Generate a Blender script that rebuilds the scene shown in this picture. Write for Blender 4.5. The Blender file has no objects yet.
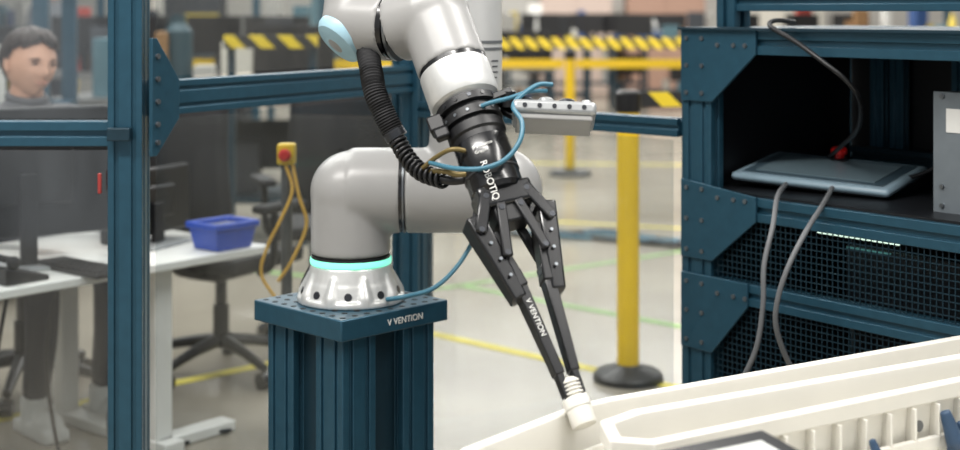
import bpy, bmesh, math, random
from mathutils import Vector, Matrix, Euler, noise
random.seed(11)
scene=bpy.context.scene
scene.view_settings.view_transform='Standard'
V=Vector
def lin(c):
    o=[]
    for x in c[:3]:
        x/=255.0
        o.append(x/12.92 if x<=.04045 else ((x+.055)/1.055)**2.4)
    return o
MC={}
def M(name,rgb,rough=.5,metal=0.,var=.06,scale=25,bump=0.,emit=0.,coat=0.):
    if name in MC: return MC[name]
    m=bpy.data.materials.new(name); m.use_nodes=True
    nt=m.node_tree; b=nt.nodes['Principled BSDF']
    c=lin(rgb)
    tc=nt.nodes.new('ShaderNodeTexCoord'); nz=nt.nodes.new('ShaderNodeTexNoise')
    nz.inputs['Scale'].default_value=scale; nz.inputs['Detail'].default_value=3
    nt.links.new(tc.outputs['Object'],nz.inputs['Vector'])
    r=nt.nodes.new('ShaderNodeValToRGB')
    r.color_ramp.elements[0].position=.3; r.color_ramp.elements[1].position=.7
    r.color_ramp.elements[0].color=[max(0,x*(1-var)) for x in c]+[1]
    r.color_ramp.elements[1].color=[min(1,x*(1+var)) for x in c]+[1]
    nt.links.new(nz.outputs['Fac'],r.inputs['Fac']); nt.links.new(r.outputs['Color'],b.inputs['Base Color'])
    b.inputs['Roughness'].default_value=rough; b.inputs['Metallic'].default_value=metal
    if coat: b.inputs['Coat Weight'].default_value=coat
    if bump:
        bp=nt.nodes.new('ShaderNodeBump'); bp.inputs['Strength'].default_value=bump; bp.inputs['Distance'].default_value=.01
        nt.links.new(nz.outputs['Fac'],bp.inputs['Height']); nt.links.new(bp.outputs['Normal'],b.inputs['Normal'])
    if emit:
        b.inputs['Emission Color'].default_value=c+[1]; b.inputs['Emission Strength'].default_value=emit
    MC[name]=m; return m
def glassmat(name,tint,refl):
    m=bpy.data.materials.new(name); m.use_nodes=True; nt=m.node_tree; nt.nodes.clear()
    o=nt.nodes.new('ShaderNodeOutputMaterial'); mx=nt.nodes.new('ShaderNodeMixShader')
    t=nt.nodes.new('ShaderNodeBsdfTransparent'); g=nt.nodes.new('ShaderNodeBsdfGlossy')
    tc=nt.nodes.new('ShaderNodeTexCoord'); mp=nt.nodes.new('ShaderNodeMapping'); mp.inputs['Scale'].default_value=(2.5,2.5,.7)
    nz=nt.nodes.new('ShaderNodeTexNoise'); nz.inputs['Scale'].default_value=2; nz.inputs['Detail'].default_value=4
    nt.links.new(tc.outputs['Object'],mp.inputs['Vector']); nt.links.new(mp.outputs['Vector'],nz.inputs['Vector'])
    mr=nt.nodes.new('ShaderNodeMapRange'); mr.inputs['From Min'].default_value=.3; mr.inputs['From Max'].default_value=.7
    mr.inputs['To Min'].default_value=refl*.3; mr.inputs['To Max'].default_value=refl*1.7
    nt.links.new(nz.outputs['Fac'],mr.inputs['Value']); nt.links.new(mr.outputs['Result'],mx.inputs['Fac'])
    t.inputs['Color'].default_value=tint+(1,); g.inputs['Roughness'].default_value=.08
    nt.links.new(t.outputs[0],mx.inputs[1]); nt.links.new(g.outputs[0],mx.inputs[2]); nt.links.new(mx.outputs[0],o.inputs[0])
    return m
def hazmat():
    m=bpy.data.materials.new('hazard_tape'); m.use_nodes=True; nt=m.node_tree; b=nt.nodes['Principled BSDF']
    tc=nt.nodes.new('ShaderNodeTexCoord'); s=nt.nodes.new('ShaderNodeSeparateXYZ')
    nt.links.new(tc.outputs['Object'],s.inputs[0])
    a=nt.nodes.new('ShaderNodeMath'); a.operation='ADD'; nt.links.new(s.outputs['X'],a.inputs[0]); nt.links.new(s.outputs['Z'],a.inputs[1])
    k=nt.nodes.new('ShaderNodeMath'); k.operation='MULTIPLY'; k.inputs[1].default_value=6.5; nt.links.new(a.outputs[0],k.inputs[0])
    f=nt.nodes.new('ShaderNodeMath'); f.operation='FRACT'; nt.links.new(k.outputs[0],f.inputs[0])
    r=nt.nodes.new('ShaderNodeValToRGB'); r.color_ramp.interpolation='CONSTANT'
    r.color_ramp.elements[0].color=lin((228,200,45))+[1]; r.color_ramp.elements[1].position=.5; r.color_ramp.elements[1].color=(.015,.015,.015,1)
    nt.links.new(f.outputs[0],r.inputs['Fac']); nt.links.new(r.outputs['Color'],b.inputs['Base Color']); b.inputs['Roughness'].default_value=.6
    return m
# ---- materials
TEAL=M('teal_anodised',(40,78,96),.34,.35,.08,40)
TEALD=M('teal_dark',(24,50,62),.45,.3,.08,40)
GRAY=M('robot_gray',(152,151,149),.32,0,.02,20)
SILV=M('cast_aluminium',(212,212,209),.34,.45,.04,60)
TUBE=M('satin_tube',(208,208,206),.33,.35,.02,30)
BLK=M('black_plastic',(20,20,22),.42,0,.1,30)
BLKG=M('black_gloss',(13,13,15),.25,0,.05,30,coat=.3)
DARK=M('dark_void',(9,10,12),.7)
RUB=M('rubber',(24,24,26),.75,0,.1,60,.2)
WHT=M('white_paint',(224,223,218),.45,0,.03,12)
WPL=M('white_polymer',(224,221,212),.40,0,.03,9,.03)
YEL=M('yellow_paint',(226,188,30),.45,0,.05,12)
YELT=M('yellow_tape',(200,186,70),.6,0,.15,8)
GRNT=M('green_tape',(130,168,100),.6,0,.15,8)
STEEL=M('bolt_steel',(120,124,128),.3,.8)
DSTL=M('dark_steel',(62,64,68),.3,.7)
LBLUE=M('light_blue_cap',(160,196,210),.4)
AIR=M('teal_airline',(60,112,132),.35)
RED=M('red_button',(200,30,28),.35)
LED=M('teal_led',(130,240,205),.4,emit=1.0)
GLOWW=M('white_glow',(225,255,235),.4,emit=2)
GLS=glassmat('polycarbonate',(.90,.92,.925),.075)
HAZ=hazmat()
# ---- helpers
def link(o,parent):
    scene.collection.objects.link(o)
    if parent is not None: o.parent=parent
    return o
def root(name,loc=(0,0,0),mat=None,yaw=0):
    e=bpy.data.objects.new(name,None); scene.collection.objects.link(e); e.empty_display_size=.05
    e.matrix_world = mat if mat is not None else Matrix.Translation(V(loc))@Matrix.Rotation(yaw,4,'Z')
    return e
def fin(bm,name,mat,parent,smooth=True,bevel=0,ang=.6,seg=2):
    bmesh.ops.recalc_face_normals(bm,faces=bm.faces)
    for f in bm.faces: f.smooth=smooth
    for e in bm.edges:
        if len(e.link_faces)==2 and e.calc_face_angle(0)>ang: e.smooth=False
    me=bpy.data.meshes.new(name); bm.to_mesh(me); bm.free()
    o=bpy.data.objects.new(name,me); me.materials.append(mat); link(o,parent)
    if bevel:
        m=o.modifiers.new('bevel','BEVEL'); m.width=bevel; m.segments=seg; m.limit_method='ANGLE'; m.harden_normals=False
    return o
def basis(z,xh=None):
    z=V(z).normalized()
    if xh is None: xh=V((1,0,0)) if abs(z.x)<.9 else V((0,1,0))
    x=(V(xh)-z*V(xh).dot(z)).normalized(); y=z.cross(x)
    return Matrix((x,y,z)).transposed()
def box(p,name,c,s,mat,yaw=0,bevel=.002,R=None,taper=1):
    bm=bmesh.new(); R=R if R is not None else Matrix.Rotation(yaw,3,'Z')
    bmesh.ops.create_cube(bm,size=1)
    for v in bm.verts:
        k=taper if v.co.z>0 else 1
        v.co=R@V((v.co.x*s[0]*k,v.co.y*s[1]*k,v.co.z*s[2]))+V(c)
    return fin(bm,name,mat,p,bevel=bevel)
def prism(p,name,pts,y0,y1,mat,bevel=.001,axis='y'):
    bm=bmesh.new()
    f=(lambda a,b,t:V((a,t,b))) if axis=='y' else (lambda a,b,t:V((a,b,t)))
    A=[bm.verts.new(f(a,b,y0)) for a,b in pts]; B=[bm.verts.new(f(a,b,y1)) for a,b in pts]
    n=len(pts); bm.faces.new(A); bm.faces.new(B[::-1])
    for i in range(n): bm.faces.new((A[i],A[(i+1)%n],B[(i+1)%n],B[i]))
    return fin(bm,name,mat,p,bevel=bevel)
def lathe(p,name,prof,o,mat,axis=(0,0,1),n=48,bevel=0):
    bm=bmesh.new(); R=basis(axis); o=V(o); rings=[]
    for r,z in prof:
        if r<1e-6: rings.append([bm.verts.new(o+R@V((0,0,z)))])
        else: rings.append([bm.verts.new(o+R@V((r*math.cos(2*math.pi*i/n),r*math.sin(2*math.pi*i/n),z))) for i in range(n)])
    for a,b in zip(rings,rings[1:]):
        for i in range(n):
            j=(i+1)%n
            if len(a)==1 and len(b)==1: continue
            if len(a)==1: bm.faces.new((a[0],b[i],b[j]))
            elif len(b)==1: bm.faces.new((a[i],a[j],b[0]))
            else: bm.faces.new((a[i],a[j],b[j],b[i]))
    if len(rings[0])>1: bm.faces.new(rings[0])
    if len(rings[-1])>1: bm.faces.new(rings[-1][::-1])
    return fin(bm,name,mat,p,bevel=bevel)
def cyl(p,name,a,b,r,mat,r2=None,n=40,bevel=0):
    a=V(a);b=V(b);L=(b-a).length; r2=r if r2 is None else r2
    return lathe(p,name,[(r,0),(r2,L)],a,mat,b-a,n,bevel)
def catmull(P,k):
    P=[V(q) for q in P]; out=[]; Q=[P[0]*2-P[1]]+P+[P[-1]*2-P[-2]]
    for i in range(1,len(Q)-2):
        a,b,c,d=Q[i-1:i+3]
        for j in range(k):
            t=j/k
            out.append(.5*((2*b)+(c-a)*t+(2*a-5*b+4*c-d)*t*t+(3*b-a-3*c+d)*t**3))
    out.append(P[-1]); return out
def tube_into(bm,pts,n,rf):
    N=len(pts); rings=[]
    T=(pts[1]-pts[0]).normalized(); x=basis(T).col[0].copy()
    for i,q in enumerate(pts):
        t=(pts[min(i+1,N-1)]-pts[max(i-1,0)]).normalized()
        x=(x-t*x.dot(t)).normalized(); y=t.cross(x)
        rr=rf(i/(N-1))
        rings.append([bm.verts.new(q+(x*math.cos(2*math.pi*j/n)+y*math.sin(2*math.pi*j/n))*rr) for j in range(n)])
    for a,b in zip(rings,rings[1:]):
        for i in range(n): bm.faces.new((a[i],a[(i+1)%n],b[(i+1)%n],b[i]))
    bm.faces.new(rings[0]); bm.faces.new(rings[-1][::-1])
def sweep(p,name,P,r,mat,k=8,n=10,rf=None,raw=False):
    pts=[V(q) for q in P] if raw else catmull(P,k); bm=bmesh.new()
    tube_into(bm,pts,n,rf or (lambda t:r))
    return fin(bm,name,mat,p,ang=1.2)
def extr(p,name,a,b,w,h,mat,xh,m=.045):
    """T-slot aluminium extrusion from a to b, section w (along xh) x h"""
    a=V(a);b=V(b);R=basis(b-a,xh);L=(b-a).length
    def side(Ln):
        n=max(1,round(Ln/m)); mm=Ln/n; out=[]
        for i in range(n):
            c=-Ln/2+mm*(i+.5)
            out+=[(c-.12*mm,0),(c-.12*mm,-.17*mm),(c+.12*mm,-.17*mm),(c+.12*mm,0)]
        return out
    pts=[]
    for s,d in side(w): pts.append((s,-h/2-d))
    pts.insert(0,(-w/2,-h/2)); pts.append((w/2,-h/2))
    for s,d in side(h): pts.append((w/2+d,s))
    pts.append((w/2,h/2))
    for s,d in side(w): pts.append((-s,h/2+d))
    pts.append((-w/2,h/2))
    for s,d in side(h): pts.append((-w/2-d,-s))
    bm=bmesh.new()
    A=[bm.verts.new(a+R@V((x,y,0))) for x,y in pts]; B=[bm.verts.new(a+R@V((x,y,L))) for x,y in pts]
    n=len(pts); bm.faces.new(A); bm.faces.new(B[::-1])
    for i in range(n): bm.faces.new((A[i],A[(i+1)%n],B[(i+1)%n],B[i]))
    return fin(bm,name,mat,p,bevel=.0015)
def blend(p,name,parts,mat,vox=.006,sm=6):
    bm=bmesh.new()
    for q in parts:
        if q[0]=='s':
            g=bmesh.ops.create_uvsphere(bm,u_segments=32,v_segments=20,radius=q[2]); 
            sc=q[3] if len(q)>3 else (1,1,1)
            for v in g['verts']: v.co=V((v.co.x*sc[0],v.co.y*sc[1],v.co.z*sc[2]))+V(q[1])
        elif q[0]=='c':
            a=V(q[1]);b=V(q[2]); g=bmesh.ops.create_cone(bm,cap_ends=True,segments=40,radius1=q[3],radius2=q[4] if len(q)>4 else q[3],depth=(b-a).length)
            R=basis(b-a)
            for v in g['verts']: v.co=R@v.co+(a+b)/2
        elif q[0]=='b':
            g=bmesh.ops.create_cube(bm,size=1); R=q[3] if len(q)>3 else Matrix.Identity(3)
            for v in g['verts']: v.co=R@V((v.co.x*q[2][0],v.co.y*q[2][1],v.co.z*q[2][2]))+V(q[1])
    me=bpy.data.meshes.new(name); bm.to_mesh(me); bm.free(); me.materials.append(mat)
    o=bpy.data.objects.new(name,me); link(o,p)
    m=o.modifiers.new('r','REMESH'); m.mode='VOXEL'; m.voxel_size=vox; m.use_smooth_shade=True
    if sm:
        m=o.modifiers.new('s','SMOOTH'); m.iterations=sm; m.factor=.6
    return o
def text(p,s,size,loc,x,y,mat,name='lettering'):
    c=bpy.data.curves.new(name,'FONT'); c.body=s; c.size=size; c.extrude=.0004; c.align_x='CENTER'; c.align_y='CENTER'
    c.materials.append(mat); o=bpy.data.objects.new(name,c); link(o,p)
    x=V(x).normalized(); y=(V(y)-x*V(y).dot(x)).normalized(); z=x.cross(y)
    o.matrix_local=Matrix.Translation(V(loc))@Matrix((x,y,z)).transposed().to_4x4()
    return o
def skinm(p,name,vs,es,rs,mat,rt=0,sub=2):
    me=bpy.data.meshes.new(name); me.from_pydata(vs,es,[]); me.materials.append(mat)
    o=bpy.data.objects.new(name,me); link(o,p)
    m=o.modifiers.new('skin','SKIN'); m.use_smooth_shade=True
    if not me.skin_vertices: 
        bpy.context.view_layer.update()
    sv=me.skin_vertices[0].data
    for i,r in enumerate(rs):
        sv[i].radius=(r,r) if not isinstance(r,tuple) else r
        sv[i].use_root=(i==rt)
    m=o.modifiers.new('sub','SUBSURF'); m.levels=sub; m.render_levels=sub
    return o
# ================= ROOM =================
def floormat():
    m=bpy.data.materials.new('polished_concrete'); m.use_nodes=True; nt=m.node_tree; b=nt.nodes['Principled BSDF']
    tc=nt.nodes.new('ShaderNodeTexCoord')
    n1=nt.nodes.new('ShaderNodeTexNoise'); n1.inputs['Scale'].default_value=.8; n1.inputs['Detail'].default_value=8
    nt.links.new(tc.outputs['Object'],n1.inputs['Vector'])
    r=nt.nodes.new('ShaderNodeValToRGB'); r.color_ramp.elements[0].position=.3; r.color_ramp.elements[1].position=.72
    r.color_ramp.elements[0].color=lin((134,127,114))+[1]; r.color_ramp.elements[1].color=lin((166,159,145))+[1]
    nt.links.new(n1.outputs['Fac'],r.inputs['Fac']); nt.links.new(r.outputs['Color'],b.inputs['Base Color'])
    b.inputs['Roughness'].default_value=.22
    return m
fl=box(None,'floor',(0,12,-.05),(26,28,.1),floormat(),bevel=0)
WALL=M('wall_paint',(200,196,188),.8,0,.05,1)
box(None,'wall_back',(0,25.1,2.25),(26,.2,4.5),WALL,bevel=0)
box(None,'wall_left',(-13.1,12,2.25),(.2,28,4.5),WALL,bevel=0)
box(None,'wall_right',(13.1,12,2.25),(.2,28,4.5),WALL,bevel=0)
box(None,'baseboard_back',(0,24.95,.08),(26,.06,.16),M('base_dark',(70,72,76)),bevel=0)
def strip(name,a,b,w,mat):
    a=V(a+(0,));b=V(b+(0,));d=b-a
    box(None,name,((a+b)/2)+V((0,0,.0012)),(d.length,w,.002),mat,yaw=math.atan2(d.y,d.x),bevel=0)
strip('floor_marking_tape',(-.45,6.17),(.95,4.87),.06,YELT)
strip('floor_marking_tape',(-1.9,4.42),(-.7,5.55),.06,YELT)
strip('floor_marking_tape',(-3.5,8.5),(-.2,6.9),.06,GRNT)
strip('floor_marking_tape',(-.2,6.9),(1.3,8.1),.05,GRNT)
strip('floor_marking_tape',(-.1,6.98),(1.7,5.3),.05,GRNT)
strip('floor_marking_tape',(.2,9.2),(3.0,8.2),.06,YELT)
strip('floor_marking_tape',(-3,13),(4,12.2),.08,YELT)
# ================= PEDESTAL =================
ped=root('robot_pedestal',(-.284,3.08,0),yaw=math.radians(45))
for i,(sx,sy) in enumerate([(-1,-1),(1,-1),(-1,1),(1,1)]):
    extr(ped,'post_%d'%i,(sx*.084,sy*.084,.02),(sx*.084,sy*.084,.69),.09,.09,TEAL,(1,0,0))
box(ped,'gap_shade_core',(0,0,.35),(.2,.2,.66),TEALD)  # dark box puts the deep shade between the posts into colour
box(ped,'foot_plate',(0,0,.01),(.36,.36,.02),TEALD)
box(ped,'top_plate',(0,0,.7125),(.302,.302,.045),TEAL,bevel=.003)
for i in range(9):
    for j in range(9):
        x=-.132+.033*i; y=-.132+.033*j
        if x*x+y*y>.118**2: cyl(ped,'hole',(x,y,.7345),(x,y,.7356),.0065,DARK,n=14)
text(ped,'V VENTION',.0195,(.025,-.1518,.711),(1,0,0),(0,0,1),WHT)
# ================= ROBOT =================
rb=root('robot_arm')
bx,by=-.284,3.08
bc=V((bx,by,.735)); pr=[('c',bc,bc+V((0,0,.014)),.118,.117),('c',bc+V((0,0,.008)),bc+V((0,0,.045)),.112,.100),('c',bc+V((0,0,.04)),bc+V((0,0,.082)),.100,.087)]
for i in range(9):
    a=math.radians(40*i+12); e_=V((math.cos(a),math.sin(a),0)); c=bc+e_*.100
    pr+=[('c',c,c+V((0,0,.022)),.019,.018),('c',c+V((0,0,.018)),c+V((0,0,.060))-e_*.014,.018,.010)]
blend(rb,'base_casting',pr,SILV,.0028,7)
for i in range(9):
    a=math.radians(40*i+32); e_=V((math.cos(a),math.sin(a),0))
    n1=(e_+V((0,0,.35))).normalized(); q=bc+e_*.1065+V((0,0,.026))
    cyl(rb,'base_bolt_recess',q-n1*.01,q+n1*.0012,.0085,DSTL,n=20)
lathe(rb,'led_ring',[(.0885,0),(.0895,.004),(.0895,.009),(.0885,.013)],(bx,by,.817),LED)
lathe(rb,'seal_ring',[(.087,0),(.087,.007)],(bx,by,.829),BLK)
blend(rb,'shoulder_housing',[('c',(bx,by,.836),(bx,by,.965),.0875),('s',(bx,by,.973),.0895),('c',(bx,by,.976),(-.171,by,.976),.0935)],GRAY,.005,8)
cyl(rb,'shoulder_ring',(-.175,by,.976),(-.166,by,.976),.0915,BLKG)
cyl(rb,'shoulder_ring_bright',(-.1675,by,.976),(-.1635,by,.976),.093,STEEL)
blend(rb,'shoulder_link',[('c',(-.163,by,.976),(.03,by,.976),.0935),('s',(.045,by,.976),.0935),('c',(-.03,by,.976),(-.03,by,1.12),.088,.08)],GRAY,.005,8)
cyl(rb,'upper_arm_tube',(-.03,by,1.10),(-.03,by,1.86),.0785,TUBE)
for z in (1.125,1.285,1.30): cyl(rb,'tube_band',(-.03,by,z),(-.03,by,z+.006),.0797,M('band',(95,98,100),.4))
for z_,w_ in ((1.262,.8),(1.25,.6),(1.238,.7),(1.226,.5)):
    a=math.radians(-38); e_=V((math.cos(a),math.sin(a),0)); q=V((-.03,by,z_))+e_*.079
    box(rb,'rating_label_line',q,(.03*w_,.0006,.003),M('label_ink',(70,72,75)),yaw=a+math.pi/2,bevel=0)
blend(rb,'elbow_housing',[('s',(-.03,by,1.93),.095),('c',(-.03,by,1.80),(-.03,by,1.93),.085),('c',(-.03,by,1.93),(-.22,by-.02,1.93),.092)],GRAY,.007,6)
blend(rb,'forearm_housing',[('s',(-.30,by-.02,1.93),.09),('c',(-.22,by-.02,1.93),(-.3,by-.02,1.93),.088),('c',(-.3,by-.02,1.93),(-.22,2.68,1.46),.07,.064)],GRAY,.007,6)
J=V((-.226,2.6,1.350))
blend(rb,'wrist_housing_a',[('s',J,.068),('c',J,(-.216,2.66,1.50),.067),('c',J+V((0,0,-.001)),(-.158,2.565,1.346),.068)],GRAY,.004,7)
nn=V((-.62,-.40,-.68)).normalized()
lathe(rb,'joint_cap',[(.0,.016),(.030,.015),(.046,.010),(.053,.0),(.054,-.012),(.05,-.03)],J+nn*.050,LBLUE,nn)
cyl(rb,'wrist_seal',(-.160,2.566,1.346),(-.150,2.561,1.345),.0655,BLKG)
cyl(rb,'wrist_seal_bright',(-.152,2.562,1.345),(-.147,2.56,1.345),.067,STEEL)
A=V((-.080,2.52,1.354)); d=V((.310,-.497,-.811)).normalized()
u=V((.934,0,.357)); u=(u-d*u.dot(d)).normalized(); w=d.cross(u)
blend(rb,'wrist_housing_b',[('s',A-d*.01,.066),('c',(-.147,2.558,1.344),A-d*.01,.068),('c',A-d*.03,A+d*.105,.0635),('c',A-d*.09+V((.0,.03,.02)),A,.060)],GRAY,.004,7)
cyl(rb,'tool_ring',A+d*.101,A+d*.112,.0615,BLKG)
lathe(rb,'tool_flange',[(.0625,.112),(.0630,.115),(.0630,.168),(.060,.176),(.054,.180),(.050,.184)],A,SILV,d)
def corr(r,a,fq): return lambda t:r+a*math.sin(t*fq)
sweep(rb,'dress_sleeve',[(-.206,2.56,1.30),(-.195,2.51,1.262),(-.186,2.485,1.225),(-.170,2.475,1.19),(-.152,2.47,1.155)],.019,RUB,k=26,n=18,rf=corr(.020,.0016,210))
cyl(rb,'sleeve_clamp',(-.154,2.47,1.159),(-.146,2.468,1.146),.020,DSTL)
axis_pts=catmull([(-.149,2.468,1.150),(-.130,2.45,1.118),(-.102,2.42,1.092),(-.062,2.38,1.083)],60)
hel=[];N=len(axis_pts);x=V((0,1,0))
for i,q in enumerate(axis_pts):
    t=(axis_pts[min(i+1,N-1)]-axis_pts[max(i-1,0)]).normalized(); x=(x-t*x.dot(t)).normalized(); y=t.cross(x); an=i/(N-1)*2*math.pi*13
    hel.append(q+(x*math.cos(an)+y*math.sin(an))*.0135)
sweep(rb,'coil_spring',hel,.0034,BLK,raw=True,n=7)
sweep(rb,'coil_core',[(-.152,2.47,1.155),(-.130,2.45,1.118),(-.102,2.42,1.092),(-.05,2.37,1.083),(.0,2.36,1.092)],.008,BLK)
GOLD=M('bronze_cable',(120,104,62),.4,.3)
sweep(rb,'tool_cable_a',[(-.10,2.41,1.098),(-.075,2.37,1.122),(-.048,2.345,1.138),(-.02,2.35,1.135),(.02,2.36,1.13)],.0042,GOLD)
sweep(rb,'tool_cable_b',[(-.09,2.41,1.094),(-.06,2.36,1.100),(-.035,2.345,1.096),(.01,2.34,1.105)],.005,GOLD)
sweep(rb,'airline_loop',[(-.085,2.38,1.112),(-.042,2.33,1.108),(.005,2.305,1.111),(.042,2.305,1.126),(.066,2.32,1.155),(.070,2.34,1.185),(.056,2.36,1.208),(.070,2.38,1.226),(.10,2.41,1.243),(.125,2.42,1.243)],.0042,AIR)
sweep(rb,'airline_b',[(-.03,2.40,1.19),(.01,2.37,1.212),(.05,2.38,1.222),(.085,2.40,1.232),(.115,2.42,1.232)],.004,AIR)
sweep(rb,'base_cable',[(-.20,3.0,.752),(-.16,2.98,.762),(-.10,3.0,.776),(-.05,3.04,.815),(-.012,3.07,.872),(0,3.09,.90)],.005,AIR)
sweep(rb,'supply_cable',[(-.33,3.17,.76),(-.37,3.2,.80),(-.40,3.2,.76),(-.42,3.22,.70)],.005,RUB)
# ---- gripper
GM=Matrix.Translation(A)@Matrix((u,w,d)).transposed().to_4x4()
gr=root('robot_gripper',mat=GM)
lathe(gr,'adapter',[(.050,.182),(.056,.185),(.056,.198),(.047,.200),(.047,.206),(.053,.208),(.053,.224),(.045,.226),(.045,.230),(.051,.232),(.051,.248),(.047,.252),(.047,.262)],(0,0,0),BLK)
for i in range(14):
    a=2*math.pi*i/14
    cyl(gr,'bolt',(.0555*math.cos(a),.0555*math.sin(a),.191),(.0572*math.cos(a),.0572*math.sin(a),.191),.0038,DSTL if i%2 else BLKG,n=10)
    cyl(gr,'bolt_b',(.052*math.cos(a+.2),.052*math.sin(a+.2),.216),(.0545*math.cos(a+.2),.0545*math.sin(a+.2),.216),.003,STEEL,n=8)
box(gr,'connector_block',(-.058,.012,.205),(.03,.035,.03),BLK,bevel=.004)
box(gr,'connector_block_b',(-.054,.03,.232),(.026,.02,.02),BLK,bevel=.004)
box(gr,'bracket',(.058,.0,.196),(.05,.05,.012),BLK,bevel=.002)
lathe(gr,'body',[(.045,.258),(.048,.264),(.048,.320),(.0465,.328),(.0465,.352),(.041,.360)],(0,0,0),BLKG)
lathe(gr,'silver_band',[(.0485,.322),(.0485,.325)],(0,0,0),M('dim_ring',(90,90,92),.3,.7))
text(gr,'ROBOTIQ',.0165,(-.004,.0478,.349),(0,0,1),(1,0,0),WHT)
text(gr,'2F Adaptive',.0075,(.004,.0487,.285),(1,0,0),(0,0,-1),WHT)
text(gr,'Gripper',.0075,(.0,.0487,.295),(1,0,0),(0,0,-1),WHT)
gk=bpy.data.objects.new('finger_assembly',None); link(gk,gr); gk.matrix_local=Matrix.Translation(V((.004,0,0)))@Matrix.Rotation(math.radians(-22),4,'Z')
box(gk,'palm',(0,0,.370),(.096,.060,.040),BLKG,bevel=.006)
box(gk,'palm_tip',(0,0,.400),(.060,.046,.040),BLK,bevel=.004)
def bar(p,name,a,b,wx,wy,mat,bev=.003,taper=1):
    a=V(a);b=V(b);R=basis(b-a,(1,0,0))
    return box(p,name,(a+b)/2,(wx,wy,(b-a).length),mat,R=R,bevel=bev,taper=taper)
for s in (-1,1):
    for yy in (-.026,.026):
        bar(gk,'outer_link',(s*.034,yy,.362),(s*.064,yy,.430),.020,.009,BLKG)
        bar(gk,'inner_link',(s*.015,yy,.385),(s*.034,yy,.480),.017,.008,BLK)
        for q in ((.036,.370),(.062,.426),(.017,.395),(.033,.474)):
            cyl(gk,'pin',(s*q[0],yy*1.2,q[1]),(s*q[0],yy*.8,q[1]),.005,DSTL,n=16)
    bar(gk,'knuckle_slab',(s*.064,0,.396),(s*.033,0,.548),.033,.048,BLKG,.004,taper=.72)
    bar(gk,'finger_plate',(s*.044,0,.43),(s*.024,0,.530),.022,.036,BLK,.003)
    bar(gk,'long_finger',(s*.027,0,.50),(s*.0125,0,.680),.020,.031,BLKG,.002,taper=.8)
    bar(gk,'finger_tip',(s*.0125,0,.670),(s*.0135,0,.716),.012,.023,BLK,.002,taper=.8)
    for k in range(4): 
        q=V((s*(.060-.0068*k),.0235,.420+.030*k)); cyl(gk,'screw',q,q+V((0,.002,0)),.003,STEEL,n=10)
dd=V((.0145,0,.18)).normalized()
text(gk,'V VENTION',.0125,V((-.0215,.0162,.585)),dd,(1,0,0),WHT)
# camera / light unit on wrist
cam_r=root('machine_vision_camera')
Rc=basis((.05,.40,.91),(.98,.05,.14))
C0=V((.126,2.40,1.191))
PLT=M('plate_metal',(170,172,172),.35,.5)
box(cam_r,'housing',C0,(.142,.095,.024),PLT,R=Rc,bevel=.007)
box(cam_r,'lower_plate',C0-Rc@V((0,0,.016)),(.130,.082,.012),GRAY,R=Rc,bevel=.003)
for i,(a,b,r) in enumerate([(-.050,-.012,.015),(-.014,-.014,.014),(.022,-.010,.016),(.055,-.012,.009),(-.03,.028,.010),(.035,.028,.011)]):
    q=C0+Rc@V((a,b,.012)); n_=Rc@V((0,0,1))
    lathe(cam_r,'lens_cap_%d'%i,[(r,0),(r,.009),(r*.8,.012),(0,.012)],q,PLT if i%2 else DSTL,n_,n=24)
for a in (-.05,-.025,0,.025,.05):
    q=C0+Rc@V((a,-.0475,0)); cyl(cam_r,'front_screw',q,q+Rc@V((0,-.0015,0)),.004,DSTL,n=12)
bar(cam_r,'bracket',(.03,2.44,1.208),(.070,2.41,1.190),.03,.012,BLK)
cyl(cam_r,'bracket_knob',(.05,2.41,1.205),(.05,2.41,1.232),.012,BLK)
pf=root('white_plastic_fitting',mat=GM)
prof=[(.0,.688),(.010,.688),(.0125,.690)]
for k in range(4):
    z=.694+k*.006; prof+=[(.0165,z),(.0165,z+.003),(.0125,z+.0032),(.0125,z+.0058)]
prof+=[(.0205,.720),(.0215,.722),(.0215,.736),(.0200,.738),(.0200,.760),(.0190,.764),(.0,.764)]
lathe(pf,'fitting_body',prof,(0.004,0,0),WPL)
# ================= FENCE =================
fe=root('safety_fence')
extr(fe,'post_near',(-.782,3.12,0),(-.782,3.12,2.3),.076,.076,TEAL,(1,0,0))
extr(fe,'post_corner',(-.20,4.15,0),(-.20,4.15,2.3),.09,.09,TEAL,(.48,.87,0))
rdir=V((.54,1.0,0)).normalized(); rn=V((rdir.y,-rdir.x,0))
extr(fe,'rail_mid_left',(-.745,3.17,1.172),(-.215,4.11,1.172),.045,.078,TEAL,rn)
extr(fe,'rail_low_left',(-.745,3.17,.10),(-.215,4.11,.10),.045,.082,TEAL,rn)
extr(fe,'rail_mid_front',(-2.3,3.12,1.098),(-.82,3.12,1.098),.045,.055,TEAL,(0,1,0))
extr(fe,'rail_low_front',(-2.3,3.12,.08),(-.82,3.12,.08),.045,.055,TEAL,(0,1,0))
extr(fe,'post_end',(-2.3,3.12,0),(-2.3,3.12,2.3),.045,.09,TEAL,(1,0,0))
extr(fe,'rail_mid_right',(-.18,4.12,1.082),(.50,3.46,1.082),.045,.045,TEAL,(.7,.7,0))
extr(fe,'rail_low_right',(-.18,4.12,.06),(.50,3.46,.06),.045,.045,TEAL,(.7,.7,0))
extr(fe,'post_right',(.53,3.46,0),(.53,3.46,1.30),.045,.045,TEAL,(.7,.7,0))
def pane(name,a,b,z0,z1):
    a=V(a);b=V(b);dd=b-a
    box(fe,name,((a.x+b.x)/2,(a.y+b.y)/2,(z0+z1)/2),(dd.length,.004,z1-z0),GLS,yaw=math.atan2(dd.y,dd.x),bevel=0)
pane('panel_a',(-2.25,3.12,0),(-.83,3.12,0),.12,1.06); pane('panel_b',(-2.25,3.12,0),(-.83,3.12,0),1.13,2.2)
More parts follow.
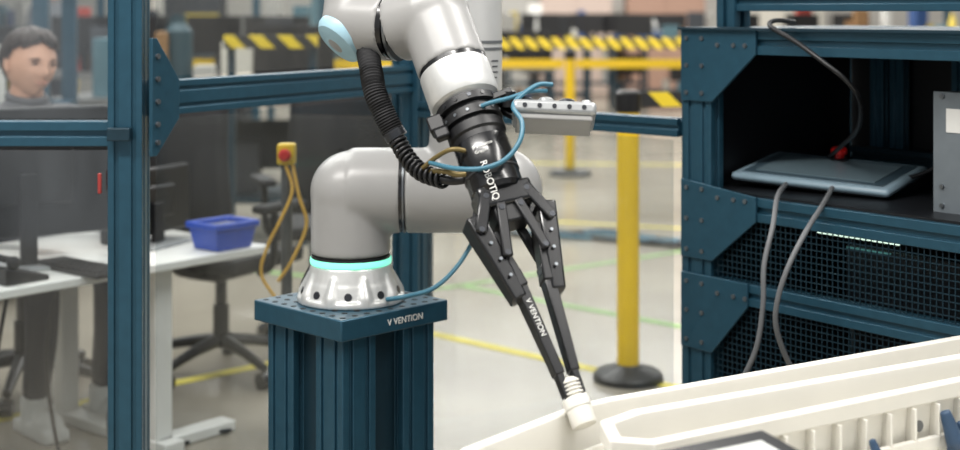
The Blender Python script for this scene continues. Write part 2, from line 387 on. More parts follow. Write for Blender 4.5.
pane('panel_c',(-.74,3.2,0),(-.23,4.1,0),.15,1.12); pane('panel_d',(-.74,3.2,0),(-.23,4.1,0),1.22,2.2)
pane('panel_e',(-.16,4.1,0),(.48,3.48,0),.09,1.05)
gp=bpy.data.objects.new('gusset_plate',None); link(gp,fe); gp.matrix_local=Matrix.Translation(V((-.746,3.09,0)))@Matrix.Rotation(math.atan2(rdir.y,rdir.x),4,'Z')
prism(gp,'gusset',[(0,1.31),(.015,1.31),(.09,1.215),(.09,1.13),(.015,1.05),(0,1.05)],-.03,-.02,TEAL)
for z in (1.08,1.12,1.17,1.22,1.27): cyl(gp,'bolt',(.015,-.036,z),(.015,-.03,z),.006,STEEL,n=12)
box(fe,'hinge',(-.79,3.070,1.10),(.05,.03,.028),TEALD)
box(fe,'door_tag',(-.838,3.085,.99),(.008,.008,.045),M('tag_red',(150,50,46)))
# ================= RACK =================
RK=Matrix.Translation(V((.493,3.4,0)))@Matrix((V((.614,-.789,0)),V((.789,.614,0)),V((0,0,1)))).transposed().to_4x4()
rk=root('equipment_rack',mat=RK)
W=1.25;D=.62
for n_,x_,y_ in (('fl',.045,.0225),('fr',W-.045,.0225),('bl',.045,D),('br',W-.045,D)):
    extr(rk,'post_'+n_,(x_,y_,0),(x_,y_,1.325),.09,.045,TEAL,(1,0,0))
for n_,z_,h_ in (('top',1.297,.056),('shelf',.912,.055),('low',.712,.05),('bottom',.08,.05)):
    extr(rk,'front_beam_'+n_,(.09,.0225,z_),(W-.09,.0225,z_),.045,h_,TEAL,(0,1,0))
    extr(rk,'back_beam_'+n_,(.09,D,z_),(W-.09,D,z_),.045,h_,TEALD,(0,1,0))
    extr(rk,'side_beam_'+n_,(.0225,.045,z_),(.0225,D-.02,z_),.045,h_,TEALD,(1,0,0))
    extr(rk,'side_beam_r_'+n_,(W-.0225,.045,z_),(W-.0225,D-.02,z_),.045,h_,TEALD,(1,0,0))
BPAN=M('black_panel',(16,18,22),.4)
box(rk,'back_panel',(W/2,D-.03,.68),(W-.1,.006,1.22),BPAN,bevel=0)
box(rk,'left_panel',(.05,D/2,.68),(.006,D-.08,1.22),BPAN,bevel=0)
box(rk,'right_panel',(W-.05,D/2,.68),(.006,D-.08,1.22),BPAN,bevel=0)
box(rk,'shelf_panel',(W/2,D/2,.9425),(W-.1,D-.03,.006),BPAN,bevel=0)
box(rk,'low_panel',(W/2,D/2,.685),(W-.1,D-.08,.006),BPAN,bevel=0)
box(rk,'top_panel',(W/2,D/2,1.328),(W,D+.04,.006),TEALD,bevel=0)
for x_ in (.16,.22,.40,.75): extr(rk,'inner_rail',(x_,D-.06,.95),(x_,D-.06,1.26),.04,.03,TEAL,(1,0,0))
extr(rk,'inner_cross',(.1,D-.09,1.0),(W-.1,D-.09,1.0),.03,.04,TEALD,(0,1,0))
for nm,pts in (('gusset_top',[(0,1.325),(.235,1.325),(.235,1.27),(.10,1.154),(0,1.154)]),
               ('gusset_mid',[(0,.965),(.10,.955),(.235,.942),(.235,.885),(.10,.777),(0,.777)]),
               ('gusset_low',[(0,.74),(.21,.74),(.21,.685),(.10,.56),(0,.56)])):
    prism(rk,nm,pts,-.008,0,TEAL,bevel=.0015)
    z0=pts[0][1]; z1=pts[-1][1]
    for q in [(.02,z0-.02),(.07,z0-.02),(.12,z0-.035),(.17,z0-.035),(.205,z0-.035),(.02,z1+.02),(.07,z1+.02),(.02,(z0+z1)/2),(.07,(z0+z1)/2)]:
        cyl(rk,'bolt',(q[0],-.012,q[1]),(q[0],-.008,q[1]),.0055,STEEL,n=12)
def mesh_grid(p,name,x0,x1,z0,z1,y,st):
    bm=bmesh.new(); nx=int((x1-x0)/st); nz=max(1,int((z1-z0)/st)); r=.0011
    def bx1(a,b):
        g=bmesh.ops.create_cube(bm,size=1)
        for v in g['verts']:
            v.co=V(((a[0]+b[0])/2+v.co.x*(b[0]-a[0]),y+v.co.y*.002,(a[1]+b[1])/2+v.co.z*(b[1]-a[1])))
    for i in range(nx+1): x=x0+i*st; bx1((x-r,z0),(x+r,z1))
    for i in range(nz+1): z=z0+i*st; bx1((x0,z-r),(x1,z+r))
    return fin(bm,name,TEALD,p)
mesh_grid(rk,'wire_mesh',.09,W-.09,.738,.884,.012,.0145)
mesh_grid(rk,'wire_mesh_low',.09,W-.09,.11,.686,.012,.0145)
box(rk,'controller_chassis',(.62,.36,.76),(.6,.3,.13),M('chassis',(38,44,50),.4),bevel=.004)
box(rk,'led_strip',(.37,.19,.848),(.23,.006,.006),GLOWW)  # thin bright emissive bar behind the mesh
box(rk,'glow_strip_b',(.40,.19,.822),(.12,.006,.003),M('teal_glow',(90,150,150),.4,emit=.4))  # fainter emissive bar just below
extr(rk,'mast',(.072,.10,1.331),(.072,.10,2.2),.058,.058,TEAL,(1,0,0))
extr(rk,'overhead_beam',(.10,.10,1.392),(1.17,.10,1.392),.045,.045,TEAL,(0,1,0))
extr(rk,'mast_r',(1.2,.10,1.331),(1.2,.10,2.2),.058,.058,TEAL,(1,0,0))
# teach pendant
tp=root('teach_pendant')
Rt=basis(V((-.07,-.13,.985)),V((.77,-.64,0)))
Tc=V((.832,3.34,.983))
PEN=M('pendant_body',(128,150,162),.4); 
box(tp,'body',Tc,(.40,.235,.020),PEN,R=Rt,bevel=.009)
box(tp,'grip_frame',Tc-Rt@V((0,0,.011)),(.375,.21,.014),BLK,R=Rt,bevel=.006)
box(tp,'bezel',Tc+Rt@V((0,0,.0105)),(.355,.195,.002),M('bezel',(60,78,88),.3),R=Rt,bevel=.0005)
box(tp,'screen',Tc+Rt@V((.0,0,.012)),(.30,.155,.002),M('screen_glass',(96,114,122),.3),R=Rt,bevel=0)
q=Tc+Rt@V((-.012,.085,.010)); nz_=Rt@V((0,0,1))
lathe(tp,'estop_collar',[(.022,0),(.022,.006),(.016,.008)],q,DSTL,nz_,24)
lathe(tp,'estop_button',[(.011,.008),(.011,.016),(.019,.018),(.020,.028),(.015,.033),(0,.034)],q,RED,nz_,24)
for k_ in (-.1,.1):
    q=Tc+Rt@V((k_,.09,-.014)); cyl(tp,'foot',q,(q.x,q.y,.946),.008,BLK,n=12)
CG=M('gray_cable',(104,106,108),.5)
sweep(tp,'cable_a',[(.71,3.25,.968),(.665,3.13,.955),(.64,3.06,.90),(.615,3.03,.82),(.61,3.02,.73),(.595,3.02,.64),(.56,3.04,.55)],.0058,CG)
sweep(tp,'cable_b',[(.80,3.18,.968),(.755,3.08,.945),(.70,3.0,.90),(.655,2.97,.83),(.632,2.97,.76),(.63,2.98,.70),(.655,3.0,.63),(.69,3.02,.57)],.0058,CG)
eb=root('power_supply_unit',mat=RK)
box(eb,'case',(.80,.24,1.072),(.34,.26,.252),M('psu_gray',(108,114,120),.45,.3),bevel=.004)
box(eb,'front_plate',(.80,.107,1.072),(.345,.004,.256),M('psu_front',(122,130,136),.4,.4),bevel=.001)
box(eb,'label',(.68,.104,1.14),(.04,.002,.05),WHT,bevel=0)
box(eb,'label_b',(.72,.104,1.05),(.05,.002,.02),BLK,bevel=0)
for z_ in (.96,1.0,1.19): cyl(eb,'screw',(.65,.100,z_),(.65,.105,z_),.005,STEEL,n=10)
hc=root('hanging_power_cable')
sweep(hc,'cable',[(.74,3.30,1.345),(.675,3.20,1.348),(.655,3.155,1.335),(.70,3.09,1.30),(.747,3.04,1.258),(.79,3.02,1.22),(.828,3.05,1.172),(.850,3.15,1.105),(.850,3.30,1.05),(.86,3.45,1.01),(.88,3.56,.99)],.0055,BLK)
sweep(hc,'cable_b',[(.90,3.36,.955),(.95,3.3,.975),(1.0,3.22,.99),(1.05,3.15,1.03)],.005,BLK)
# ================= FOREGROUND TOTES =================
tb=root('work_table')
box(tb,'top',(.49,1.98,.565),(.94,.9,.03),M('table_top',(120,122,124)),bevel=.003)
for x_ in (.06,.92):
    for y_ in (1.58,2.38): box(tb,'leg',(x_,y_,.275),(.05,.05,.55),TEALD)
tr=root('plastic_parts_tote')
def shell(p,name,out,z0,z1,th,fl_,mat,slope=.03,lip=.02,bev=.003):
    area=sum(out[i-1][0]*out[i][1]-out[i][0]*out[i-1][1] for i in range(len(out))); sg=1 if area>0 else -1
    def off(k):
        res=[];n=len(out)
        for i in range(n):
            a=V(out[i-1]);b=V(out[i]);c2=V(out[(i+1)%n])
            e1=(b-a).normalized();e2=(c2-b).normalized()
            n1=V((e1.y,-e1.x))*sg;n2=V((e2.y,-e2.x))*sg
            m=(n1+n2); m=m/max(.3,m.length_squared)*2
            res.append(b+m*k)
        return res
    loops=[(off(-slope),z0),(off(0),z1-lip),(off(fl_),z1-lip),(off(fl_),z1),(off(-th),z1),(off(-th-.003),z1-.012),(off(-slope-th),z0+.006)]
    bm=bmesh.new(); R=[[bm.verts.new((q.x,q.y,z)) for q in l] for l,z in loops]
    n=len(out)
    for a,b in zip(R,R[1:]):
        for i in range(n): bm.faces.new((a[i],a[(i+1)%n],b[(i+1)%n],b[i]))
    bm.faces.new(R[0]); bm.faces.new(R[-1])
    return fin(bm,name,mat,p,bevel=bev,ang=.5)
shell(tr,'tote_shell',[(.985,2.60),(.93,2.680),(.205,2.243),(.15,2.20),(-.02,1.985),(-.03,1.95),(-.03,1.56),(.985,1.56)],.585,.75,.010,.006,WPL,slope=.02,lip=.03)
shell(tr,'tote_inner_step',[(.96,2.56),(.915,2.620),(.225,2.203),(.175,2.160),(.02,1.965),(.012,1.93),(.012,1.60),(.96,1.60)],.586,.700,.004,.0,WPL,slope=.01,lip=.01)
ip=root('ribbed_parts_tote')
top=[(.965,2.50),(.834,2.433),(.235,2.095),(.185,2.04),(.19,1.96),(.24,1.948),(.783,2.283),(.965,2.385)]
shell(ip,'tote_shell',top,.592,.772,.009,.010,WPL,slope=.012,lip=.028)
dv=V((.543,.335,0)).normalized(); nv=V((dv.y,-dv.x,0))
o_=V((.24,1.948,0))
RC=M('recess',(110,112,112))
for i in range(15):
    q=o_+dv*(.02+.055*i)+nv*.004
    box(ip,'rib',q+V((0,0,.668)),(.004,.026,.15),WPL,yaw=math.atan2(dv.y,dv.x),bevel=.001)
    if i in (9,12,14):
        g_=q+dv*.026; cyl(ip,'slot_hole',V((g_.x,g_.y,.708))-nv*.03,V((g_.x,g_.y,.708))-nv*.0035,.009,RC,n=16)
a1=o_+dv*.82
bar(ip,'mid_flange',o_+nv*.012+V((0,0,.682)),a1+nv*.012+V((0,0,.682)),.010,.022,WPL,.002)
BL=M('blue_rubber',(44,68,94),.5)
cp=root('blue_hold_down_clamp')
for (x_,y_,z_,k_) in ((.605,2.135,.705,.8),(.752,2.228,.715,1.25),(.775,2.235,.700,1.0)):
    blend(cp,'clamp_body',[('c',(x_,y_,.582),(x_,y_,z_-.03),.007*k_,.007*k_),('c',(x_-.010*k_,y_,z_+.015*k_),(x_+.004,y_-.004,z_-.025*k_),.007*k_,.012*k_),('c',(x_+.004,y_-.004,z_-.022*k_),(x_+.022*k_,y_-.012,z_-.032*k_),.012*k_,.006*k_)],BL,.003,3)
fp=root('framed_display_panel')
Rf=basis(V((-.03,-.06,.99)),V((.917,.397,0)))
Fc=V((.272,1.715,.782))
box(fp,'frame',Fc,(.35,.25,.014),BLK,R=Rf,bevel=.004)
box(fp,'screen',Fc+Rf@V((0,-.012,.0075)),(.295,.20,.002),M('panel_gray',(186,188,184),.7),R=Rf,bevel=0)
for s in (-1,1): cyl(fp,'leg',(Fc.x+s*.08,Fc.y,.592),(Fc.x+s*.08,Fc.y,.776),.008,BLK)
# ================= STANCHIONS =================
def stanchion(x,y,h=1.0,r=.041,br=.15):
    s=root('barrier_post',(x,y,0))
    lathe(s,'base',[(br,0),(br,.02),(br*.9,.035),(.06,.05),(.05,.06)],(0,0,0),BLK)
    cyl(s,'post',(0,0,.05),(0,0,h),r,YEL)
    lathe(s,'head',[(r*1.1,h),(r*1.15,h+.01),(r*1.15,h+.07),(r*.9,h+.08),(0,h+.082)],(0,0,0),BLK)
    return s
stanchion(.55,5.2,.995,br=.13)
stanchion(2.6,5.6,.995); stanchion(.752,11.7,.97,br=.18); stanchion(-3.4,11.7,.97); stanchion(3.8,11.7,.97)
stanchion(-5.2,15.6,1.0); stanchion(.1,15.6,1.0); stanchion(3.2,15.6,1.0); stanchion(6.5,15.6,1.0)
def belt(name,a,b,z,h,mat):
    a=V(a);b=V(b);dd=b-a
    box(None,name,((a.x+b.x)/2,(a.y+b.y)/2,z),(dd.length,.004,h),mat,yaw=math.atan2(dd.y,dd.x),bevel=0)
belt('barrier_belt',(.60,5.21),(2.55,5.59),1.04,.055,HAZ)
belt('barrier_belt',(-3.35,11.7),(.70,11.7),.93,.075,YEL); belt('barrier_belt',(.80,11.7),(3.75,11.7),.93,.075,YEL)
belt('barrier_belt',(-5.15,15.6),(.05,15.6),1.03,.12,HAZ); belt('barrier_belt',(.15,15.6),(3.15,15.6),1.01,.12,HAZ); belt('barrier_belt',(3.25,15.6),(6.45,15.6),1.01,.12,HAZ)
hb=root('hazard_guard_rail')
box(hb,'rail',(-1.12,7.5,1.205),(.50,.04,.07),HAZ,bevel=.002)
for x_ in (-1.34,-.9): box(hb,'upright',(x_,7.55,.60),(.04,.04,1.2),TEALD)
fcb=root('floor_cable_bundle')
for i in range(5):
    sweep(fcb,'cable',[(.1+random.uniform(-.1,.1),8.6,.012),(.4,8.4+random.uniform(-.2,.2),.02),(.8,8.5+random.uniform(-.25,.2),.012),(1.2,8.2+random.uniform(-.2,.2),.02),(1.8,8.3,.012)],.012,[BLK,AIR,RUB][i%3])
# ================= DESK =================
ev=V((.64,.77,0)).normalized(); nv2=V((-ev.y,ev.x,0))
DK=Matrix.Translation(V((-.69,4.6,0)))@Matrix((ev,nv2,V((0,0,1)))).transposed().to_4x4()
dk=root('office_desk',mat=DK)
box(dk,'top',(-.85,.36,.588),(1.7,.72,.026),WHT,bevel=.004)
for x_ in (-.37,-1.55):
    box(dk,'leg',(x_,.10,.30),(.065,.05,.56),WHT,bevel=.004)
    box(dk,'leg_back',(x_,.60,.30),(.065,.05,.56),WHT,bevel=.004)
    box(dk,'foot',(x_,.35,.018),(.075,.66,.035),WHT,bevel=.004)
box(dk,'foot_cross',(-.24,.10,.018),(.30,.07,.035),WHT,bevel=.004)
box(dk,'crossbar',(-1.02,.55,.50),(1.0,.03,.06),WHT)
for i in range(5):
    x_=-1.0+.17*i; r_=random
    sweep(dk,'desk_cable',[(x_,.2,.575),(x_+r_.uniform(-.05,.05),.2,.35),(x_+r_.uniform(-.12,.12),.2,.06),(x_+r_.uniform(-.1,.15),.15,.012),(x_+.2,.05,.012)],.006,BLK)
def monitor(name,loc,yaw,w,h,zb=.60,lift=.10):
    m=root(name,(loc[0],loc[1],0),yaw=yaw)
    box(m,'shell',(0,0,zb+lift+h/2),(w,.03,h),BLK,bevel=.008)
    box(m,'back_bulge',(0,.022,zb+lift+h/2),(w*.5,.03,h*.5),BLK,bevel=.01)
    box(m,'screen',(0,-.0165,zb+lift+h/2),(w-.03,.002,h-.03),M('screen_dark',(40,50,62),.2),bevel=0)
    box(m,'stem',(0,.045,zb+(lift+h/2)/2),(.05,.02,lift+h/2),BLK,bevel=.003)
    box(m,'base',(0,.03,zb+.006),(.22,.16,.012),M('stem_gray',(150,152,152),.4),bevel=.004)
    return m
monitor('computer_monitor',(-1.37,4.22),math.radians(180+30),.54,.39,lift=.09)
monitor('computer_monitor',(-1.10,4.62),math.radians(180+66),.44,.22,lift=.03)
kb=root('computer_keyboard',mat=DK)
box(kb,'body',(-.66,.10,.608),(.12,.34,.014),BLK,bevel=.003)
for i in range(12):
    for j in range(4): box(kb,'key',(-.70+.027*j,-.05+.027*i,.617),(.02,.02,.005),RUB,bevel=0)
ph=root('desk_phone',mat=DK)
prism(ph,'base',[(-.94,.601),(-.80,.601),(-.80,.615),(-.94,.65)],.04,.18,BLK,.004)
blend(ph,'handset',[('c',(-.91,.05,.668),(-.91,.17,.668),.011),('s',(-.91,.05,.662),.02),('s',(-.91,.17,.662),.02)],RUB,.004,3)
bb=root('blue_storage_bin',mat=DK)
BLU=M('blue_bin',(34,74,176),.4)
shell(bb,'bin_shell',[(-.215,.01),(-.050,.01),(-.050,.15),(-.215,.15)],.602,.69,.006,.008,BLU,.012)
box(bb,'contents',(-.132,.08,.655),(.11,.09,.05),M('bin_stuff',(40,52,96)),bevel=.01)
# ================= CHAIRS =================
def chair(name,loc,yaw,seat=.45,back=1.02):
    c=root(name,(loc[0],loc[1],0),yaw=yaw)
    for i in range(5):
        a=2*math.pi*i/5+.3
        sweep(c,'leg_%d'%i,[(0,0,.13),(.15*math.cos(a),.15*math.sin(a),.11),(.30*math.cos(a),.30*math.sin(a),.075)],.02,BLK,k=4,rf=lambda t:.026-.010*t)
        p_=V((.30*math.cos(a),.30*math.sin(a),.03)); t_=V((-math.sin(a),math.cos(a),0))
        cyl(c,'wheel',p_-t_*.022,p_+t_*.022,.03,BLKG,n=20)
    cyl(c,'column',(0,0,.10),(0,0,seat-.06),.022,BLKG); cyl(c,'sleeve',(0,0,.10),(0,0,.26),.03,BLK)
    box(c,'mechanism',(0,0,seat-.06),(.16,.22,.05),BLK,bevel=.01)
    blend(c,'seat',[('b',(0,-.02,seat-.01),(.44,.42,.06)),('c',(-.2,-.21,seat-.012),(.2,-.21,seat-.012),.032)],RUB,.012,6)
    bm=bmesh.new(); nx,nz=10,14; G=[]
    for i in range(nx+1):
        row=[]
        for j in range(nz+1):
            a=(i/nx-.5); z=seat+.08+(back-seat-.08)*j/nz; wd=.46*(1-.25*abs(j/nz-.35)**1.5)
            row.append(bm.verts.new((a*wd,.24-.22*a*a+.05*math.sin(j/nz*3),z)))
        G.append(row)
    for i in range(nx):
        for j in range(nz): bm.faces.new((G[i][j],G[i+1][j],G[i+1][j+1],G[i][j+1]))
    o=fin(bm,'backrest',RUB,c,ang=2); m=o.modifiers.new('s','SOLIDIFY'); m.thickness=.025
    sweep(c,'spine',[(0,.02,seat-.05),(0,.24,seat-.02),(0,.29,seat+.15),(0,.29,seat+.35)],.02,BLK)
    for s in (-1,1):
        sweep(c,'arm_post',[(s*.2,.02,seat-.05),(s*.27,.03,seat),(s*.28,.03,seat+.18)],.015,BLK)
        box(c,'arm_pad',(s*.28,.0,seat+.20),(.07,.25,.03),RUB,bevel=.01)
    return c
chair('office_chair',(-.98,5.3),math.radians(150),back=1.10)
chair('office_chair',(-.66,6.05),math.radians(200),back=1.05)
chair('office_chair',(-1.64,5.02),math.radians(45),back=.90)
# ================= PEOPLE =================
SKIN=M('skin',(212,164,138),.55,0,.04,30); HAIR=M('dark_hair',(46,33,27),.55,0,.35,60,.5)
def head(p,c,yaw,pitch=0,hair=HAIR,skin=SKIN,sc=(1,1,1),roll=0,locks=0):
    h=bpy.data.objects.new('head',None); link(h,p); h.matrix_local=Matrix.Translation(V(c))@Matrix.Rotation(yaw,4,'Z')@Matrix.Rotation(pitch,4,'X')@Matrix.Rotation(roll,4,'Y')@Matrix.Diagonal((*sc,1))
    def g(a,b,s): return math.exp(-((a-b)/s)**2)
    def shape(n,k=1.0,feat=True):
        x,y,z=n
        X=x*.075;Y=y*.094;Z=z*.113
        if z<0:
            X*=1-.32*(-z)**1.6; Y*=1-.12*(-z)
            if y<0: Y*=1+.08*(-z)
            else: Y*=1-.25*(-z)
        if y>0: Y*=1.04; X*=1+.04*y
        f=max(0,-y)
        if f>.2 and feat:
            dY=0
            dY-=.018*g(x,0,.13)*g(z,-.20,.11)*f
            dY-=.012*g(x,0,.10)*g(z,.0,.20)*f
            dY+=.010*(g(x,.38,.2)+g(x,-.38,.2))*g(z,.06,.13)*f
            dY-=.004*(g(x,.33,.3)+g(x,-.33,.3))*g(z,.22,.1)*f
            dY-=.005*g(x,0,.24)*g(z,-.50,.08)*f
            dY-=.009*g(x,0,.25)*g(z,-.85,.2)
            dY-=.004*(g(x,.5,.2)+g(x,-.5,.2))*g(z,-.18,.2)*f
            Y+=dY
        return V((X*k,Y*k,Z*k))
    bm=bmesh.new(); bmesh.ops.create_uvsphere(bm,u_segments=72,v_segments=48,radius=1)
    for v in bm.verts: v.co=shape(v.co.copy())
    fin(bm,'face',skin,h,ang=3)
    def hline(nx,ny):
        if ny<-.35: return .58+.06*math.sin(nx*4+2.2)-.12*abs(nx)
        if ny<.10: return .53-(ny+.35)*1.45
        return -.12-.38*min(1,(ny-.10)*2)
    bm=bmesh.new(); bmesh.ops.create_uvsphere(bm,u_segments=96,v_segments=64,radius=1)
    dl=[]
    for v in bm.verts:
        n=v.co.copy()
        if n.z<hline(n.x,n.y)+.09*noise.noise(n*6): dl.append(v)
        kk=1.09+.06*noise.noise(n*3.5)+.03*noise.noise(n*11)+.04*max(0,n.z)
        v.co=shape(n,kk,False)
    bmesh.ops.delete(bm,geom=dl,context='VERTS')
    if locks:
        rr=random.Random(5)
        for k in range(locks):
            ph=2*math.pi*k/locks+rr.uniform(-.1,.1); st=rr.uniform(.5,.85)
            ex,ey=math.sin(ph),-math.cos(ph)
            P=[]
            hz=hline(ex*.8,ey*.8)+rr.uniform(-.12,.04); hz=max(-.5,min(.62,hz))
            for j in range(6):
                t=j/5; el=math.asin(.97)*(1-t)*st+math.asin(hz)*t+(1-st)*(1-t)*.6
                a2=ph+.45*(t*t)*(1 if ex>-.2 else -1)+.08*math.sin(t*7+k)
                n=V((math.sin(a2)*math.cos(el),-math.cos(a2)*math.cos(el),math.sin(el)))
                P.append(shape(n,1.09+.04*math.sin(math.pi*t)+rr.uniform(0,.02),False))
            tube_into(bm,catmull(P,4),6,lambda t:.0085*(1-.8*t*t))
    o=fin(bm,'hair',hair,h,ang=3)
    if not locks:
        m=o.modifiers.new('s','SOLIDIFY'); m.thickness=.014; m.offset=-1
    for s in (-1,1):
        e=V((s*.030,-.0765,.008))
        bm=bmesh.new(); bmesh.ops.create_uvsphere(bm,u_segments=20,v_segments=12,radius=.0105)
        for v in bm.verts: v.co=V((v.co.x*1.1,v.co.y*.8,v.co.z*.32))+e
        fin(bm,'eye',M('eye_white',(178,164,154),.3),h,ang=3)
        cyl(h,'iris',e+V((0,-.0072,-.0005)),e+V((0,-.0088,-.0005)),.0034,M('iris',(38,26,20),.2),n=16)
        sweep(h,'eyebrow',[e+V((-.016*s,-.010,.015)),e+V((0,-.0145,.018)),e+V((.018*s,-.003,.014))],.0024,hair,n=6)
        sweep(h,'eyelid',[e+V((-.012*s,-.006,.002)),e+V((0,-.0095,.0040)),e+V((.013*s,-.004,.001))],.0018,M('lid',(110,76,62)),n=6)
        blend(h,'ear',[('s',(s*.078,.008,-.004),.02,(.35,.7,1.35)),('s',(s*.076,.0,-.022),.012,(.4,.7,1))],skin,.003,3)
    sweep(h,'lips',[(-.019,-.0850,-.0550),(-.008,-.0950,-.054),(0,-.0958,-.055),(.008,-.0950,-.054),(.019,-.0850,-.0550)],.0026,M('lips',(182,120,106)),n=8)
    return h
def hand(p,wr,dirv,skin=SKIN):
    dirv=V(dirv).normalized(); R=basis(dirv,(1,0,0)); wr=V(wr)
    vs=[wr,wr+R@V((0,0,.04)),wr+R@V((0,0,.085))]; es=[(0,1),(1,2)]; rs=[(.026,.02),(.036,.016),(.036,.013)]
    for i,(ox,L) in enumerate([(-.030,.062),(-.010,.075),(.010,.078),(.030,.068)]):
        b=len(vs); vs+=[wr+R@V((ox,0,.085)),wr+R@V((ox*1.05,.008,.085+L*.5)),wr+R@V((ox*1.05,.028,.085+L*.9))]
        es+=[(2,b),(b,b+1),(b+1,b+2)]; rs+=[.010,.009,.008]
    b=len(vs); vs+=[wr+R@V((-.045,.005,.05)),wr+R@V((-.055,.018,.085))]; es+=[(1,b),(b,b+1)]; rs+=[.012,.009]
    skinm(p,'hand',[tuple(v) for v in vs],es,rs,skin,0,2)
def person(name,loc,yaw,pose,jacket,trousers,shoe,hyaw=0,hpitch=0,hair=HAIR,hsc=(1,1,1),hroll=0,locks=0):
    p=root(name,(loc[0],loc[1],0),yaw=yaw)
    if pose=='sit':
        z0=.53; sp=[(0,0,z0),(0,.01,.66),(0,-.0,.80),(0,-.015,.93),(0,-.03,1.02),(0,-.035,1.075)]
        arms=[[(s*.10,-.02,1.0),(s*.19,-.02,.985),(s*.235,-.08,.85),(s*.24,-.16,.72),(s*.17,-.30,.685),(s*.13,-.38,.675)] for s in (-1,1)]
        legs=[[(s*.09,0,.52),(s*.11,-.22,.52),(s*.12,-.42,.51),(s*.12,-.41,.30),(s*.12,-.36,.10)] for s in (-1,1)]
        hc=(0,-.06,1.188); foot=[(s*.12,-.36) for s in (-1,1)]; hd=(0,-1,-.05); nz0=1.04
    else:
        z0=.95; sp=[(0,0,z0),(0,.01,1.08),(0,-.0,1.22),(0,-.01,1.36),(0,-.01,1.45),(0,-.012,1.50)]
        arms=[[(s*.10,-.0,1.41),(s*.18,-.0,1.39),(s*.22,.0,1.25),(s*.24,.01,1.12),(s*.22,-.12,1.0),(s*.2,-.18,.93)] for s in (-1,1)]
        legs=[[(s*.09,0,.93),(s*.10,-.0,.72),(s*.105,-.01,.50),(s*.105,.01,.30),(s*.105,.02,.10)] for s in (-1,1)]
        hc=(0,-.03,1.63); foot=[(s*.105,.02) for s in (-1,1)]; hd=(0,-.5,-.8); nz0=1.46
    vs=list(sp); es=[(i,i+1) for i in range(len(sp)-1)]; rs=[(.155,.115),(.145,.10),(.155,.105),(.165,.11),(.10,.08),(.062,.062)]
    for a in arms:
        b=len(vs); vs+=a; es+=[(3,b)]+[(b+i,b+i+1) for i in range(len(a)-1)]; rs+=[.085,.074,.058,.052,.042,.036]
    skinm(p,'jacket',vs,es,rs,jacket,0)
    vs=[(0,0,z0)]; es=[]; rs=[(.15,.12)]
    for a in legs:
        b=len(vs); vs+=a; es+=[(0,b)]+[(b+i,b+i+1) for i in range(len(a)-1)]; rs+=[.10,.085,.065,.055,.045]
    skinm(p,'trousers',vs,es,rs,trousers,0)
    for f in foot:
        blend(p,'shoe',[('b',(f[0],f[1]-.05,.02),(.085,.25,.04)),('s',(f[0],f[1]-.10,.05),.05,(.85,1.5,.8)),('c',(f[0],f[1],.03),(f[0],f[1],.12),.045)],shoe,.008,4)
    for a in arms: hand(p,a[-1],hd)
    sweep(p,'neck',[(0,-.02,nz0-.02),(0,-.03,nz0+.05),(hc[0],hc[1]+.012,hc[2]-.06)],.055,SKIN,rf=lambda t:.060-.006*t,n=20)
    sweep(p,'collar',[(.060*math.cos(t),-.03+.062*math.sin(t),nz0+.030+.014*math.sin(t)) for t in [i*math.pi/8 for i in range(17)]],.014,jacket,k=3)
    head(p,hc,hyaw,hpitch,hair,sc=hsc,roll=hroll,locks=locks)
    return p
person('seated_man',(-1.60,4.90),math.radians(42),'sit',M('gray_jacket',(92,92,94),.85,0,.1,60,.2),M('dark_trousers',(40,42,50),.85),M('white_shoe',(215,215,212),.6),hyaw=math.radians(6),hpitch=math.radians(6),hsc=(1.10,1.08,1.02),hroll=math.radians(4),locks=72)
person('standing_worker',(-4.25,13.8),math.radians(60),'stand',M('gray_shirt',(110,114,120),.8),M('dark_trousers',(40,42,50),.8),M('dark_shoe',(40,40,40)))
# ================= E-STOP STAND =================
es_=root('emergency_stop_station',(-.555,4.02,0))
box(es_,'base',(0,0,.01),(.2,.2,.02),TEALD); cyl(es_,'pole',(0,0,.02),(0,0,.93),.016,M('pole_gray',(80,82,84),.4,.4))
box(es_,'box',(0,0,.96),(.050,.05,.06),YEL,bevel=.006)
lathe(es_,'button',[(.010,0),(.010,.012),(.018,.014),(.018,.024),(.011,.03),(0,.03)],(0,-.025,.96),RED,(0,-1,0),24)
YC=M('yellow_cable',(214,166,60),.5)
sweep(es_,'cable',[(0,-.02,.93),(.02,-.03,.86),(-.01,-.04,.78),(-.05,-.03,.70),(-.07,-.02,.62),(-.03,-.02,.55)],.005,YC)
sweep(es_,'cable_b',[(.02,-.02,.93),(.04,-.03,.84),(.06,-.03,.76),(.02,-.04,.66),(-.02,-.03,.6)],.005,YC)
